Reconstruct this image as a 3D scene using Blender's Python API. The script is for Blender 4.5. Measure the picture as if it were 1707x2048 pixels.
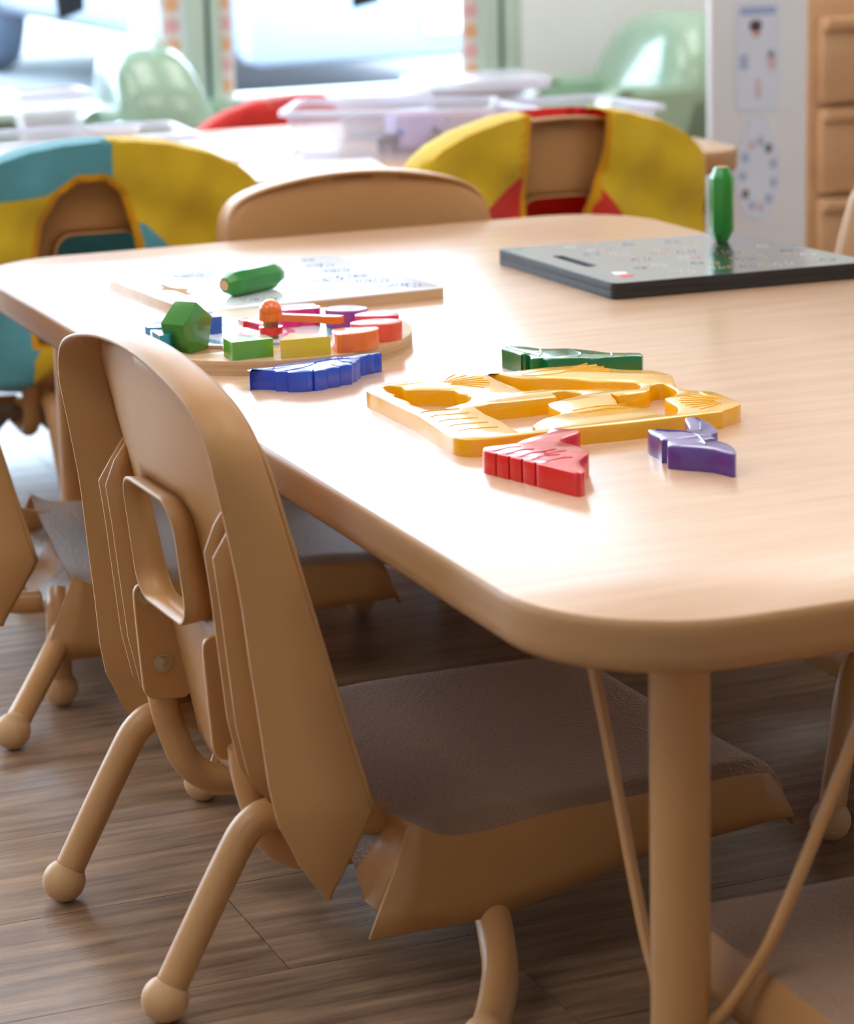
import bpy, bmesh, math, random
from mathutils import Vector, Matrix
from mathutils.geometry import delaunay_2d_cdt, tessellate_polygon
random.seed(7)
for o in list(bpy.data.objects): bpy.data.objects.remove(o, do_unlink=True)
S = bpy.context.scene
COL = S.collection
PI = math.pi

# ------------------------------------------------------------------ camera
W_, H_ = 1707, 2048
FPX, PITCH, ROLL, YAW, PY = 5309.5, 0.221037, -0.024433, 0.385328, 863.66
EYE = Vector((0, 0, 0.889))
def _rot(v): c, s = math.cos(YAW), math.sin(YAW); return Vector((c*v[0]+s*v[1], -s*v[0]+c*v[1], v[2]))
fw = Vector((0, math.cos(PITCH), -math.sin(PITCH))); rt = Vector((1, 0, 0)); up = rt.cross(fw)
r2 = rt*math.cos(ROLL)+up*math.sin(ROLL); u2 = rt*-math.sin(ROLL)+up*math.cos(ROLL)
r2, u2, f2 = _rot(r2), _rot(u2), _rot(fw)
cam = bpy.data.cameras.new('camera'); camo = bpy.data.objects.new('camera', cam); COL.objects.link(camo)
M = Matrix((r2, u2, -f2)).transposed().to_4x4(); M.translation = EYE; camo.matrix_world = M
cam.sensor_fit = 'HORIZONTAL'; cam.sensor_width = 36; cam.lens = 36*FPX/W_
cam.shift_y = -(H_/2-PY)/W_; cam.clip_start = .05; cam.clip_end = 100
cam.dof.use_dof = True; cam.dof.focus_distance = 2.28; cam.dof.aperture_fstop = 8.4
S.camera = camo
# ------------------------------------------------------------------ light
S.view_settings.view_transform = 'Standard'; S.view_settings.look = 'None'
S.view_settings.gamma = 1; S.view_settings.use_curve_mapping = False
S.view_settings.exposure = 0.12
wd = bpy.data.worlds.new('sky'); S.world = wd; wd.use_nodes = True
bg = wd.node_tree.nodes['Background']; bg.inputs[0].default_value = (.7, .84, 1, 1); bg.inputs[1].default_value = 11.0
def sun(name, az_from, elev, strength, color):
    l = bpy.data.lights.new(name, 'SUN'); l.energy = strength; l.angle = .02; l.color = color
    o = bpy.data.objects.new(name, l); COL.objects.link(o)
    d = Vector((math.cos(az_from)*math.cos(elev), math.sin(az_from)*math.cos(elev), math.sin(elev)))
    o.rotation_euler = d.to_track_quat('Z', 'Y').to_euler(); return o
sun('sun', math.radians(20), math.radians(48), 4.0, (1, .96, .9))
def panel(name, x, y, sx, sy, power, color=(1, .93, .84)):
    l = bpy.data.lights.new(name, 'AREA'); l.shape = 'RECTANGLE'; l.size = sx; l.size_y = sy; l.energy = power; l.color = color
    o = bpy.data.objects.new(name, l); COL.objects.link(o); o.location = (x, y, 2.56); return o
for x, y, p in ((-1.2, 1.4, 23), (1.0, 1.4, 20), (3.1, 1.4, 20), (-1.2, 4.9, 26), (1.0, 4.9, 26), (3.0, 4.9, 26)):  # unseen overhead lights, added to brighten the window wall and table sheen
    panel('added_ceiling_fill', x, y, 1.3, 1.8, p, (1, .97, .95))

# ------------------------------------------------------------------ materials
def lin(c): return tuple(((v/255)/12.92 if v/255 <= .04045 else ((v/255+.055)/1.055)**2.4) for v in c)+(1,)
def mat(name, rgb, rough=.5, spec=.5, metal=0, vary=0, vscale=8, stretch=(1, 1, 1), bump=0, bscale=60, rgb2=None, coat=0, sub=0, objvar=0, alpha=1, sheen=0):
    m = bpy.data.materials.new(name); m.use_nodes = True; N = m.node_tree.nodes; L = m.node_tree.links
    b = N['Principled BSDF']; b.inputs['Roughness'].default_value = rough; b.inputs['Metallic'].default_value = metal
    b.inputs['Specular IOR Level'].default_value = spec; b.inputs['Coat Weight'].default_value = coat; b.inputs['Coat Roughness'].default_value = .08
    b.inputs['Alpha'].default_value = alpha; b.inputs['Sheen Weight'].default_value = sheen
    b.inputs['Base Color'].default_value = lin(rgb)
    tc = N.new('ShaderNodeTexCoord')
    if vary or rgb2:
        mp = N.new('ShaderNodeMapping'); mp.inputs['Scale'].default_value = stretch; L.new(tc.outputs['Object'], mp.inputs[0])
        if objvar:
            oi = N.new('ShaderNodeObjectInfo'); mm = N.new('ShaderNodeMath'); mm.operation = 'MULTIPLY'; mm.inputs[1].default_value = 37
            cx = N.new('ShaderNodeCombineXYZ'); L.new(oi.outputs['Random'], mm.inputs[0]); L.new(mm.outputs[0], cx.inputs[0]); L.new(mm.outputs[0], cx.inputs[1]); L.new(cx.outputs[0], mp.inputs['Location'])
        nz = N.new('ShaderNodeTexNoise'); nz.inputs['Scale'].default_value = vscale; nz.inputs['Detail'].default_value = 6; nz.inputs['Roughness'].default_value = .6
        L.new(mp.outputs[0], nz.inputs['Vector'])
        rp = N.new('ShaderNodeValToRGB'); c1 = lin(rgb); c2 = lin(rgb2) if rgb2 else tuple(v*(1-vary) for v in c1[:3])+(1,)
        rp.color_ramp.elements[0].position = .35; rp.color_ramp.elements[1].position = .68
        rp.color_ramp.elements[0].color = c2; rp.color_ramp.elements[1].color = c1
        L.new(nz.outputs['Fac'], rp.inputs[0]); out = rp.outputs[0]
        if objvar:
            hs = N.new('ShaderNodeHueSaturation'); mr = N.new('ShaderNodeMapRange'); mr.inputs['To Min'].default_value = 1-objvar; mr.inputs['To Max'].default_value = 1+objvar
            L.new(oi.outputs['Random'], mr.inputs[0]); L.new(mr.outputs[0], hs.inputs['Value']); L.new(out, hs.inputs['Color']); out = hs.outputs[0]
        L.new(out, b.inputs['Base Color'])
    if bump:
        n2 = N.new('ShaderNodeTexNoise'); n2.inputs['Scale'].default_value = bscale; n2.inputs['Detail'].default_value = 3
        mp2 = N.new('ShaderNodeMapping'); mp2.inputs['Scale'].default_value = stretch if objvar else (1, 1, 1); L.new(tc.outputs['Object'], mp2.inputs[0]); L.new(mp2.outputs[0], n2.inputs['Vector'])
        bp = N.new('ShaderNodeBump'); bp.inputs['Strength'].default_value = bump; bp.inputs['Distance'].default_value = .002
        L.new(n2.outputs['Fac'], bp.inputs['Height']); L.new(bp.outputs[0], b.inputs['Normal'])
    return m
def clear(name, tint, strength=1.0, rough=.05):
    """thin clear sheet: transparent with a fresnel reflection"""
    m = bpy.data.materials.new(name); m.use_nodes = True; N = m.node_tree.nodes; L = m.node_tree.links
    N.remove(N['Principled BSDF']); t = N.new('ShaderNodeBsdfTransparent'); g = N.new('ShaderNodeBsdfGlossy'); mx = N.new('ShaderNodeMixShader'); f = N.new('ShaderNodeFresnel')
    t.inputs[0].default_value = tint; g.inputs['Roughness'].default_value = rough; f.inputs[0].default_value = 1.45
    mu = N.new('ShaderNodeMath'); mu.operation = 'MULTIPLY'; mu.inputs[1].default_value = strength; L.new(f.outputs[0], mu.inputs[0])
    L.new(mu.outputs[0], mx.inputs[0]); L.new(t.outputs[0], mx.inputs[1]); L.new(g.outputs[0], mx.inputs[2]); L.new(mx.outputs[0], N['Material Output'].inputs[0]); return m
def cloudy(name, rgb, thick):
    """translucent frosted plastic"""
    m = bpy.data.materials.new(name); m.use_nodes = True; N = m.node_tree.nodes; L = m.node_tree.links
    b = N['Principled BSDF']; b.inputs['Base Color'].default_value = lin(rgb); b.inputs['Roughness'].default_value = .15
    t = N.new('ShaderNodeBsdfTransparent'); mx = N.new('ShaderNodeMixShader'); mx.inputs[0].default_value = thick
    L.new(t.outputs[0], mx.inputs[1]); L.new(b.outputs[0], mx.inputs[2]); L.new(mx.outputs[0], N['Material Output'].inputs[0]); return m
TAN = mat('tan_plastic', (192, 140, 86), .42, .45, vary=.06, vscale=4, bump=.12, bscale=900)
SEAT_SHEEN = mat('tan_seat_greyed_sheen', (150, 120, 98), .33, 1, vary=.08, vscale=6, bump=.9, bscale=300, sheen=.1)  # greyed tan: window sheen on the seat top put into its colour
SKIRT = mat('tan_seat_side', (184, 132, 80), .42, .4, vary=.06, vscale=5, bump=.1, bscale=700)
TUBE = mat('tan_painted_tube', (192, 142, 90), .35, .5)
BALL = mat('tan_ball_foot', (205, 160, 112), .42, .4, vary=.08, vscale=20)
STEEL = mat('steel', (190, 188, 180), .25, .5, metal=1)
LAM = mat('maple_laminate', (220, 182, 150), .26, .55, rgb2=(211, 170, 136), vscale=5, stretch=(1.2, 9, 1), coat=0)
BAND = mat('tan_edge_band', (186, 140, 94), .4, .4, vary=.07, vscale=9)
PLANK = mat('vinyl_plank', (174, 140, 112), .32, .5, rgb2=(112, 86, 68), vscale=4.5, stretch=(1.3, 14, 1), bump=.25, bscale=30, objvar=.1)
SUBF = mat('floor_base', (60, 48, 40), .9, .1)
BEECH = mat('beech_wood', (222, 184, 140), .38, .5, rgb2=(206, 164, 118), vscale=9, stretch=(1, 6, 8), coat=.3)
PLY = mat('ply_edge', (222, 186, 142), .5, .4, rgb2=(192, 150, 104), vscale=14, stretch=(.5, .5, 24))
WOODIN = mat('raw_wood_recess', (190, 148, 106), .6, .3, rgb2=(160, 118, 80), vscale=20, stretch=(1, 6, 1))
WHITEB = mat('white_lacquer', (240, 240, 242), .22, .5, coat=.4)
BLACK = mat('black_board', (44, 46, 50), .25, .8, coat=1)
BLACKE = mat('black_board_edge', (46, 40, 36), .5, .4, vary=.2, vscale=20)
GREENP = mat('green_lacquer', (40, 150, 48), .3, .5, rgb2=(30, 124, 40), vscale=12, stretch=(4, 1, 1), coat=.4)
def paint(name, rgb, rough=.3): return mat(name, rgb, rough, .5, vary=.06, vscale=18, bump=.03, bscale=300, coat=.8)
def gloss(name, rgb): return mat(name, rgb, .22, .55, vary=.05, vscale=10, coat=.5)
SAGE = mat('sage_vinyl', (158, 190, 164), .28, .5, vary=.05, vscale=3, coat=.9)
SAGEW = mat('sage_wall', (150, 176, 152), .55, .4, vary=.03, vscale=2)
WALLM = mat('pale_wall', (236, 240, 238), .7, .3, vary=.03, vscale=2)
CEIL = mat('ceiling_white', (235, 235, 232), .8, .2, vary=.02, vscale=3)
FRAMEM = mat('pale_green_frame', (206, 224, 212), .4, .4, vary=.03, vscale=3)
GAPM = mat('teal_gasket', (30, 92, 96), .6, .3, vary=.05, vscale=5)
PAPER = mat('paper', (240, 240, 240), .6, .3, vary=.02, vscale=5)
WOODC = mat('cabinet_wood', (206, 160, 116), .5, .4, rgb2=(194, 146, 102), vscale=4, stretch=(1, 1, 5))
GLASS = clear('window_glass', (.97, .99, 1, 1), 1.0, .0)
BINM = cloudy('clear_bin_plastic', (232, 234, 248), .2)

# ------------------------------------------------------------------ mesh helpers
def smooth(bm, ang=35):
    bm.normal_update(); a = math.radians(ang)
    for f in bm.faces: f.smooth = True
    for e in bm.edges:
        if len(e.link_faces) == 2: e.smooth = e.calc_face_angle(0) < a
def link(name, bm, m, parent=None, ang=35, solid=0, off=-1, recalc=True):
    if recalc: bmesh.ops.recalc_face_normals(bm, faces=bm.faces)
    smooth(bm, ang); me = bpy.data.meshes.new(name); bm.to_mesh(me); bm.free()
    for x in (m if isinstance(m, (list, tuple)) else [m]): me.materials.append(x)
    o = bpy.data.objects.new(name, me); COL.objects.link(o)
    if parent is not None: o.parent = parent
    if solid:
        d = o.modifiers.new('thickness', 'SOLIDIFY'); d.thickness = solid; d.offset = off; d.use_even_offset = False
    return o
def tag(o, label=None, cat=None, group=None, kind=None):
    for k, v in (('label', label), ('category', cat), ('group', group), ('kind', kind)):
        if v: o[k] = v
    return o
def empty(name, loc=(0, 0, 0), rz=0, label=None, cat=None, group=None):
    o = bpy.data.objects.new(name, None); COL.objects.link(o); o.location = loc; o.rotation_euler = (0, 0, rz); o.empty_display_size = .05
    return tag(o, label, cat, group)
def copy_tree(o, parent=None):
    c = o.copy(); COL.objects.link(c)
    if parent is not None: c.parent = parent
    for ch in list(o.children): copy_tree(ch, c)
    return c
def box(bm, x0, x1, y0, y1, z0, z1, bev=0, seg=2):
    r = bmesh.ops.create_cube(bm, size=1); vs = r['verts']
    for v in vs: v.co = Vector((x0+(v.co.x+.5)*(x1-x0), y0+(v.co.y+.5)*(y1-y0), z0+(v.co.z+.5)*(z1-z0)))
    if bev:
        es = list({e for v in vs for e in v.link_edges}); bmesh.ops.bevel(bm, geom=es, offset=bev, segments=seg, profile=.5, affect='EDGES')
def BX(*a, **k): bm = bmesh.new(); box(bm, *a, **k); return bm
def tube(bm, pts, r, n=14, cap=True, rs=None):
    pts = [Vector(p) for p in pts]; k = len(pts); prev = None; rings = []
    for i, p in enumerate(pts):
        t = (pts[min(i+1, k-1)]-pts[max(i-1, 0)]).normalized()
        if prev is None: a = t.orthogonal().normalized()
        else: a = (prev-t*prev.dot(t)).normalized()
        prev = a; b = t.cross(a); rr = rs[i] if rs else r
        rings.append([bm.verts.new(p+a*math.cos(2*PI*j/n)*rr+b*math.sin(2*PI*j/n)*rr) for j in range(n)])
    for A, B in zip(rings, rings[1:]):
        for j in range(n): bm.faces.new((A[j], A[(j+1) % n], B[(j+1) % n], B[j]))
    if cap: bm.faces.new(rings[0][::-1]); bm.faces.new(rings[-1])
def spline(pts, n=6, closed=False):
    P = [Vector(p) for p in pts]; k = len(P); out = []
    rng = range(k if closed else k-1)
    for i in rng:
        g = (lambda j: P[j % k]) if closed else (lambda j: P[min(max(j, 0), k-1)])
        a, b, c, d = g(i-1), g(i), g(i+1), g(i+2)
        for q in range(n):
            t = q/n; out.append(.5*((2*b)+(c-a)*t+(2*a-5*b+4*c-d)*t*t+(3*b-a-3*c+d)*t**3))
    if not closed: out.append(P[-1])
    return out
def lathe(bm, prof, n=24, origin=(0, 0, 0)):
    ox, oy, oz = origin; rings = []
    for r, z in prof:
        rings.append([bm.verts.new((ox, oy, oz+z))] if r < 1e-6 else [bm.verts.new((ox+r*math.cos(2*PI*j/n), oy+r*math.sin(2*PI*j/n), oz+z)) for j in range(n)])
    for A, B in zip(rings, rings[1:]):
        for j in range(n):
            a, b, c, d = A[j % len(A)], A[(j+1) % len(A)], B[(j+1) % len(B)], B[j % len(B)]
            f = [v for i, v in enumerate((a, b, c, d)) if v not in (a, b, c, d)[:i]]
            if len(f) > 2:
                try: bm.faces.new(f)
                except ValueError: pass
def area(p): return .5*sum(p[i][0]*p[(i+1) % len(p)][1]-p[(i+1) % len(p)][0]*p[i][1] for i in range(len(p)))
def ccw(p): p = [tuple(q[:2]) for q in p]; return p if area(p) > 0 else p[::-1]
def inset(p, d):
    """offset a ccw loop inwards by d along the vertex normals"""
    n = len(p); out = []
    for i in range(n):
        a, b, c = Vector(p[i-1]), Vector(p[i]), Vector(p[(i+1) % n])
        e1 = (b-a).normalized() if (b-a).length > 1e-9 else Vector((1, 0)); e2 = (c-b).normalized() if (c-b).length > 1e-9 else e1
        m = Vector((-(e1.y+e2.y), e1.x+e2.x)); m = m.normalized() if m.length > 1e-6 else Vector((-e1.y, e1.x))
        out.append(tuple(b+m*d))
    return out
def prism(bm, outline, z0, z1, holes=(), bev=.001, bottom=True, dome=None):
    """extrude a loop with through-holes; the top edges are rounded"""
    o = ccw(outline); hs = [ccw(h)[::-1] for h in holes]; loops = [o]+hs; tops = []; bots = []
    for lp in loops:
        lv = [(lp, z0)]
        if bev: lv += [(lp, z1-bev), (inset(lp, bev*.3), z1-bev*.3), (inset(lp, bev), z1)]
        else: lv += [(lp, z1)]
        rings = [[bm.verts.new((x, y, z)) for x, y in l] for l, z in lv]; k = len(lp)
        for A, B in zip(rings, rings[1:]):
            for j in range(k): bm.faces.new((A[j], A[(j+1) % k], B[(j+1) % k], B[j]))
        tops.append(rings[-1]); bots.append(rings[0])
    for ring, flip in ((tops, 0), (bots, 1)):
        if flip and not bottom: continue
        flat = [v for r in ring for v in r]
        for t in tessellate_polygon([[Vector((v.co.x, v.co.y, 0)) for v in r] for r in ring]):
            try: bm.faces.new([flat[i] for i in t])
            except ValueError: pass
def rrect(x0, x1, y0, y1, r, n=8):
    out = []
    for cx, cy, a in ((x1-r, y1-r, 0), (x0+r, y1-r, 90), (x0+r, y0+r, 180), (x1-r, y0+r, 270)):
        for i in range(n+1):
            t = math.radians(a+90*i/n); out.append((cx+r*math.cos(t), cy+r*math.sin(t)))
    return out
def rquad(q, r, n=5):
    """round the corners of a polygon"""
    out = []; k = len(q)
    for i in range(k):
        a, b, c = Vector(q[i-1]), Vector(q[i]), Vector(q[(i+1) % k]); d = min(r, (a-b).length*.4, (c-b).length*.4)
        p, s = b+(a-b).normalized()*d, b+(c-b).normalized()*d
        for j in range(n+1): t = j/n; out.append(tuple(p*(1-t)**2+b*2*t*(1-t)+s*t*t))
    return out
def interp(tab, x):
    if (tab[0][0]-x)*(tab[-1][0]-tab[0][0]) >= 0: return tab[0][1]
    for (a, fa), (b, fb) in zip(tab, tab[1:]):
        if min(a, b) <= x <= max(a, b): return fa+(fb-fa)*(x-a)/(b-a)
    return tab[-1][1]
def inside(p, poly):
    c = False; n = len(poly)
    for i in range(n):
        (x1, y1), (x2, y2) = poly[i][:2], poly[i-1][:2]
        if (y1 > p[1]) != (y2 > p[1]) and p[0] < (x2-x1)*(p[1]-y1)/(y2-y1)+x1: c = not c
    return c
def region(bm, outer, holes, step, f, mi=None, cuts=()):
    """triangulate a flat region with holes and interior points, then map it to space with f(u,v)"""
    loops = [outer]+list(holes); pts = []; ed = []
    for lp in loops:
        s = len(pts); pts += [Vector(q[:2]) for q in lp]; ed += [(s+i, s+(i+1) % len(lp)) for i in range(len(lp))]
    for lp in cuts:
        s = len(pts); pts += [Vector(q[:2]) for q in lp]; ed += [(s+i, s+i+1) for i in range(len(lp)-1)]
    xs = [p[0] for p in outer]; ys = [p[1] for p in outer]; x = min(xs)+step*.5
    allb = [p.copy() for p in pts]
    while x < max(xs):
        y = min(ys)+step*.5
        while y < max(ys):
            q = (x, y)
            if inside(q, outer) and not any(inside(q, h) for h in holes) and min((p-Vector(q)).length for p in allb) > step*.45: pts.append(Vector(q))
            y += step
        x += step
    V, _, F, *_ = delaunay_2d_cdt(pts, ed, [], 0, 1e-6)
    vs = [bm.verts.new(f(v.x, v.y)) for v in V]
    for t in F:
        c = sum((V[i] for i in t), Vector((0, 0)))/len(t)
        if inside(c, outer) and not any(inside(c, h) for h in holes):
            fc = bm.faces.new([vs[i] for i in t])
            if mi: fc.material_index = mi(c.x, c.y)
    bmesh.ops.delete(bm, geom=[v for v in vs if not v.link_faces], context='VERTS')

# ------------------------------------------------------------------ room shell
def structure(name, bm, m, parent=None, **k):
    o = link(name, bm, m, parent, **k)
    if parent is None: o['kind'] = 'structure'
    return o
X0, X1, Y0, Y1, ZC = -2.4, 4.0, -2.6, 6.1, 2.6
floor = structure('floor', BX(X0, X1, Y0, Y1+.12, -.06, -.004), SUBF)
PW, PL = .19, 1.22
meshes = []
bmp = BX(.0005, PL-.0005, .0005, PW-.0005, -.004, 0)
k = 0; row = -5
while 1.703+row*PW < 6.05:
    y = 1.703+row*PW; off = .806 if row == 0 else (row*.437+.2) % PL
    x = off-PL*2
    while x < 4.0:
        if x+PL > -.4 and y > .6:
            if k == 0: o = link('plank', bmp, PLANK, floor); pm = o.data
            else: o = bpy.data.objects.new('plank', pm); COL.objects.link(o); o.parent = floor
            o.location = (x, y, 0); k += 1
        x += PL
    row += 1
structure('ceiling', BX(X0, X1, Y0, Y1+.12, ZC, ZC+.05), CEIL)
structure('wall_left', BX(X0-.1, X0, Y0, Y1, 0, ZC), WALLM)
structure('wall_right', BX(X1, X1+.1, Y0, Y1, 0, ZC), WALLM)
structure('wall_back', BX(X0, X1, Y0-.1, Y0, 0, ZC), WALLM)
structure('wall_front', BX(2.755, X1, Y1, Y1+.12, 0, ZC), WALLM)
structure('wall_under_window', BX(X0, 2.755, Y1, Y1+.12, 0, .262), SAGEW)
structure('trim_1', BX(X0, 2.755, Y1-.03, Y1+.12, .262, .285, bev=.004), FRAMEM)
structure('wall_above_window', BX(X0, 2.755, Y1, Y1+.12, 2.35, ZC), WALLM)
# window: posts in pairs with a dark gasket between them, panes, head and sill rails
win = structure('window_1', BX(X0, 2.755, Y1+.03, Y1+.09, 2.31, 2.35), FRAMEM)
def mull(x, wl, wr):
    link('window_frame', BX(x-.007-wl, x-.007, Y1+.0, Y1+.1, .285, 2.31, bev=.003), FRAMEM, win)
    link('window_frame', BX(x+.007, x+.007+wr, Y1+.0, Y1+.1, .285, 2.31, bev=.003), FRAMEM, win)
    link('gasket', BX(x-.007, x+.007, Y1+.015, Y1+.08, .285, 2.31), GAPM, win)
posts = [(-1.2, .04, .03), (-.15, .04, .03), (.9, .04, .03), (1.938, .042, .026), (2.703, .045, .045)]
for p in posts: mull(*p)
xs = [X0]+[p[0] for p in posts]
for a, b in zip(xs, xs[1:]): link('pane', BX(a+.03, b-.03, Y1+.05, Y1+.056, .285, 2.31), GLASS, win)
# scalloped paper border strips on the panes
ORC = [mat('border_paper_'+n, c, .6, .3, vary=.03) for n, c in (('white', (244, 236, 236)), ('orange', (244, 184, 140)), ('pink', (244, 184, 190)))]
for i, x in enumerate((1.862, 1.988, 2.636)):
    t = empty('border_strip', (x, Y1+.046, .285), 0, ('white paper border strip of orange circles on window, left of green post', 'white paper border strip of orange circles on window, right of green post', 'white paper border strip of orange circles by the window end post')[i], 'decoration', 'border strips on the window')
    link('paper', BX(-.026, .026, -.0012, 0, 0, .6), ORC[0], t)
    for j in range(12):
        bm = bmesh.new(); prism(bm, [(.019*math.cos(q*PI/8), .019*math.sin(q*PI/8)) for q in range(16)], 0, .001, bev=0)
        bmesh.ops.rotate(bm, cent=(0, 0, 0), matrix=Matrix.Rotation(PI/2, 3, 'X'), verts=bm.verts); bmesh.ops.translate(bm, vec=(0, -.0012, .025+j*.05), verts=bm.verts)
        link('circle', bm, ORC[1+j % 2], t)
# dark tabs hanging in front of the panes
TABM = mat('dark_grey_felt', (62, 74, 84), .8, .2, vary=.1, vscale=30)
for i, (x, z, w, tilt) in enumerate(((1.592, .492, .06, .35), (2.32, .486, .065, .4))):
    bm = bmesh.new(); c, s = math.cos(tilt), math.sin(tilt)
    pts = [(-w/2, 0), (w/2, w*.35*(1 if i == 0 else .6)), (w*.62, .3), (-w*1.1, .3)]
    prism(bm, pts, 0, .012, bev=.002); bmesh.ops.rotate(bm, cent=(0, 0, 0), matrix=Matrix.Rotation(PI/2, 3, 'X'), verts=bm.verts)
    t = empty('hanging_banner', (x, Y1-.05, z), 0, ('dark grey pointed banner tip hanging before window, above the left armchair', 'dark grey pointed banner tip hanging before window, between the two posts')[i], 'banner', 'dark banners hanging at the window')
    link('cloth', bm, TABM, t)
    bm = bmesh.new(); tube(bm, [(-w*.2, -.006, .29), (-w*.2, -.006, ZC-z)], .002, 6); link('cord', bm, TABM, t)
# ------------------------------------------------------------------ outside
structure('pavement', BX(-12, 18, Y1+.12, 26, -.12, -.06), mat('pavement', (150, 154, 160), .8, .2, vary=.3, vscale=.9))
CARP = mat('pale_car_paint', (150, 160, 174), .4, .5, coat=.3); CARD = mat('car_tyre', (96, 108, 130), .7, .2); CARW = mat('car_white', (246, 246, 246), .4, .4)
def parked_car(x, y, rz, label, paint_):
    t = empty('parked_car', (x, y, -.06), rz, label, 'car', 'cars parked outside the window')
    bm = bmesh.new(); prof = [(-2.1, .28), (-2.15, .62), (-1.9, .85), (-1.15, .95), (-.5, 1.42), (.9, 1.42), (1.6, 1.0), (2.1, .9), (2.15, .5), (2.05, .25)]
    for (px, pz) in prof: pass
    A = [bm.verts.new((-.86, px, pz)) for px, pz in prof]; B = [bm.verts.new((.86, px, pz)) for px, pz in prof]; n = len(prof)
    bm.faces.new(A); bm.faces.new(B[::-1])
    for j in range(n): bm.faces.new((A[j], A[(j+1) % n], B[(j+1) % n], B[j]))
    bmesh.ops.bevel(bm, geom=list(bm.edges), offset=.07, segments=3, profile=.5, affect='EDGES'); link('body', bm, paint_, t, 50)
    for sx in (-1, 1):
        for sy in (-1.35, 1.35):
            bm = bmesh.new(); lathe(bm, [(0, -.1), (.24, -.1), (.3, -.08), (.32, -.04), (.32, .04), (.3, .08), (.24, .1), (0, .1)], 24)
            bmesh.ops.rotate(bm, cent=(0, 0, 0), matrix=Matrix.Rotation(PI/2, 3, 'Y'), verts=bm.verts); bmesh.ops.translate(bm, vec=(sx*.8, sy, .32), verts=bm.verts)
            w = link('wheel', bm, CARD, t)
            bm = bmesh.new(); lathe(bm, [(0, .0), (.18, .0), (.2, .012), (0, .02)], 20)
            bmesh.ops.rotate(bm, cent=(0, 0, 0), matrix=Matrix.Rotation(sx*PI/2, 3, 'Y'), verts=bm.verts); bmesh.ops.translate(bm, vec=(sx*.895, sy, .32), verts=bm.verts); link('hub_cap', bm, STEEL, w)
    link('bumper', BX(-.84, .84, -2.24, -2.08, .26, .5, bev=.05), paint_, t)
    link('number_plate', BX(-.26, .26, -2.262, -2.24, .34, .46, bev=.006), CARW, t)
parked_car(3.45, 10.05, 0, 'pale blue car parked outside, white plate facing the window', CARP)
parked_car(.55, 11.4, .1, 'white car parked outside, beside the pale blue one', CARW)

# ------------------------------------------------------------------ tables
T = .404
def table(name, x0, x1, y0, y1, R, legs, braces, label):
    t = empty(name, ((x0+x1)/2, (y0+y1)/2, 0), 0, label, 'table'); cx, cy = t.location.x, t.location.y
    ol = rrect(x0-cx, x1-cx, y0-cy, y1-cy, R, 14)
    bm = bmesh.new(); prism(bm, inset(ccw(ol), .0025), T-.03, T, bev=.0008); link('tabletop', bm, LAM, t)
    bm = bmesh.new(); prof = [(.012, T-.0365), (.006, T-.036), (.0018, T-.031), (.0008, T-.023), (.0009, T-.02), (.0002, T-.015), (0, T-.006), (.0008, T-.0022), (.0024, T-.0006), (.003, T-.0012)]
    rings = [[bm.verts.new((x, y, z)) for x, y in inset(ccw(ol), d)] for d, z in prof]; n = len(ol)
    for A, B in zip(rings, rings[1:]):
        for j in range(n): bm.faces.new((A[j], A[(j+1) % n], B[(j+1) % n], B[j]))
    link('edge_band', bm, BAND, t, 50)
    bm = bmesh.new(); prism(bm, inset(ccw(ol), .008), T-.036, T-.0302, bev=0); link('underside', bm, BAND, t)
    for i, (lx, ly) in enumerate(legs):
        lx -= cx; ly -= cy
        bm = bmesh.new(); tube(bm, [(lx, ly, T-.036), (lx, ly, .06)], .0205, 24); lg = link('leg', bm, TUBE, t)
        bm = bmesh.new(); lathe(bm, [(0, T-.043), (.033, T-.043), (.033, T-.036), (0, T-.036)], 20, (lx, ly, 0)); link('mounting_plate', bm, TUBE, lg)
        bm = bmesh.new(); tube(bm, [(lx, ly, .06), (lx, ly, .03)], .016, 18); link('leg_insert', bm, STEEL, lg)
        bm = bmesh.new(); lathe(bm, [(0, 0), (.012, .001), (.02, .008), (.023, .02), (.02, .032), (.0165, .036), (0, .036)], 20, (lx, ly, 0)); link('foot', bm, BALL, lg)
        if braces:
            sx = 1 if lx < 0 else -1; sy = 1 if ly < 0 else -1
            q = [(lx+sx*.008, ly-sy*.006, .088), (lx+sx*.02, ly-sy*.02, .101), (lx+sx*.033, ly-sy*.038, .135), (lx+sx*.046, ly-sy*.053, .176), (lx+sx*.098, ly-sy*.06, .299), (lx+sx*.122, ly-sy*.064, T-.037)]
            bm = bmesh.new(); tube(bm, spline(q, 5), .0046, 10); link('brace', bm, TUBE, t)
            for dx, dy in ((0, sy),):
                q = [(lx+dx*.012, ly+dy*.012, .085), (lx+dx*.028, ly+dy*.026, .092), (lx+dx*.05, ly+dy*.04, .115), (lx+dx*.078, ly+dy*.06, .15), (lx+dx*.135, ly+dy*.115, .274), (lx+dx*.175, ly+dy*.16, T-.037)]
                bm = bmesh.new(); tube(bm, spline(q, 5), .0046, 10); link('brace', bm, TUBE, t)
    return t
table('activity_table', .671, 1.541, 1.413, 3.112, .12, [(.785, 1.5), (.777, 3.035), (1.435, 1.5), (1.435, 3.03)], True, 'maple laminate activity table with rounded corners, puzzles and boards on it')
table('back_table', .25, 2.018, 3.602, 4.36, .07, [(.36, 3.72), (.36, 4.25), (1.915, 3.69), (1.915, 4.25)], False, 'maple table by the window covered in papers and clear bins')

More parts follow.
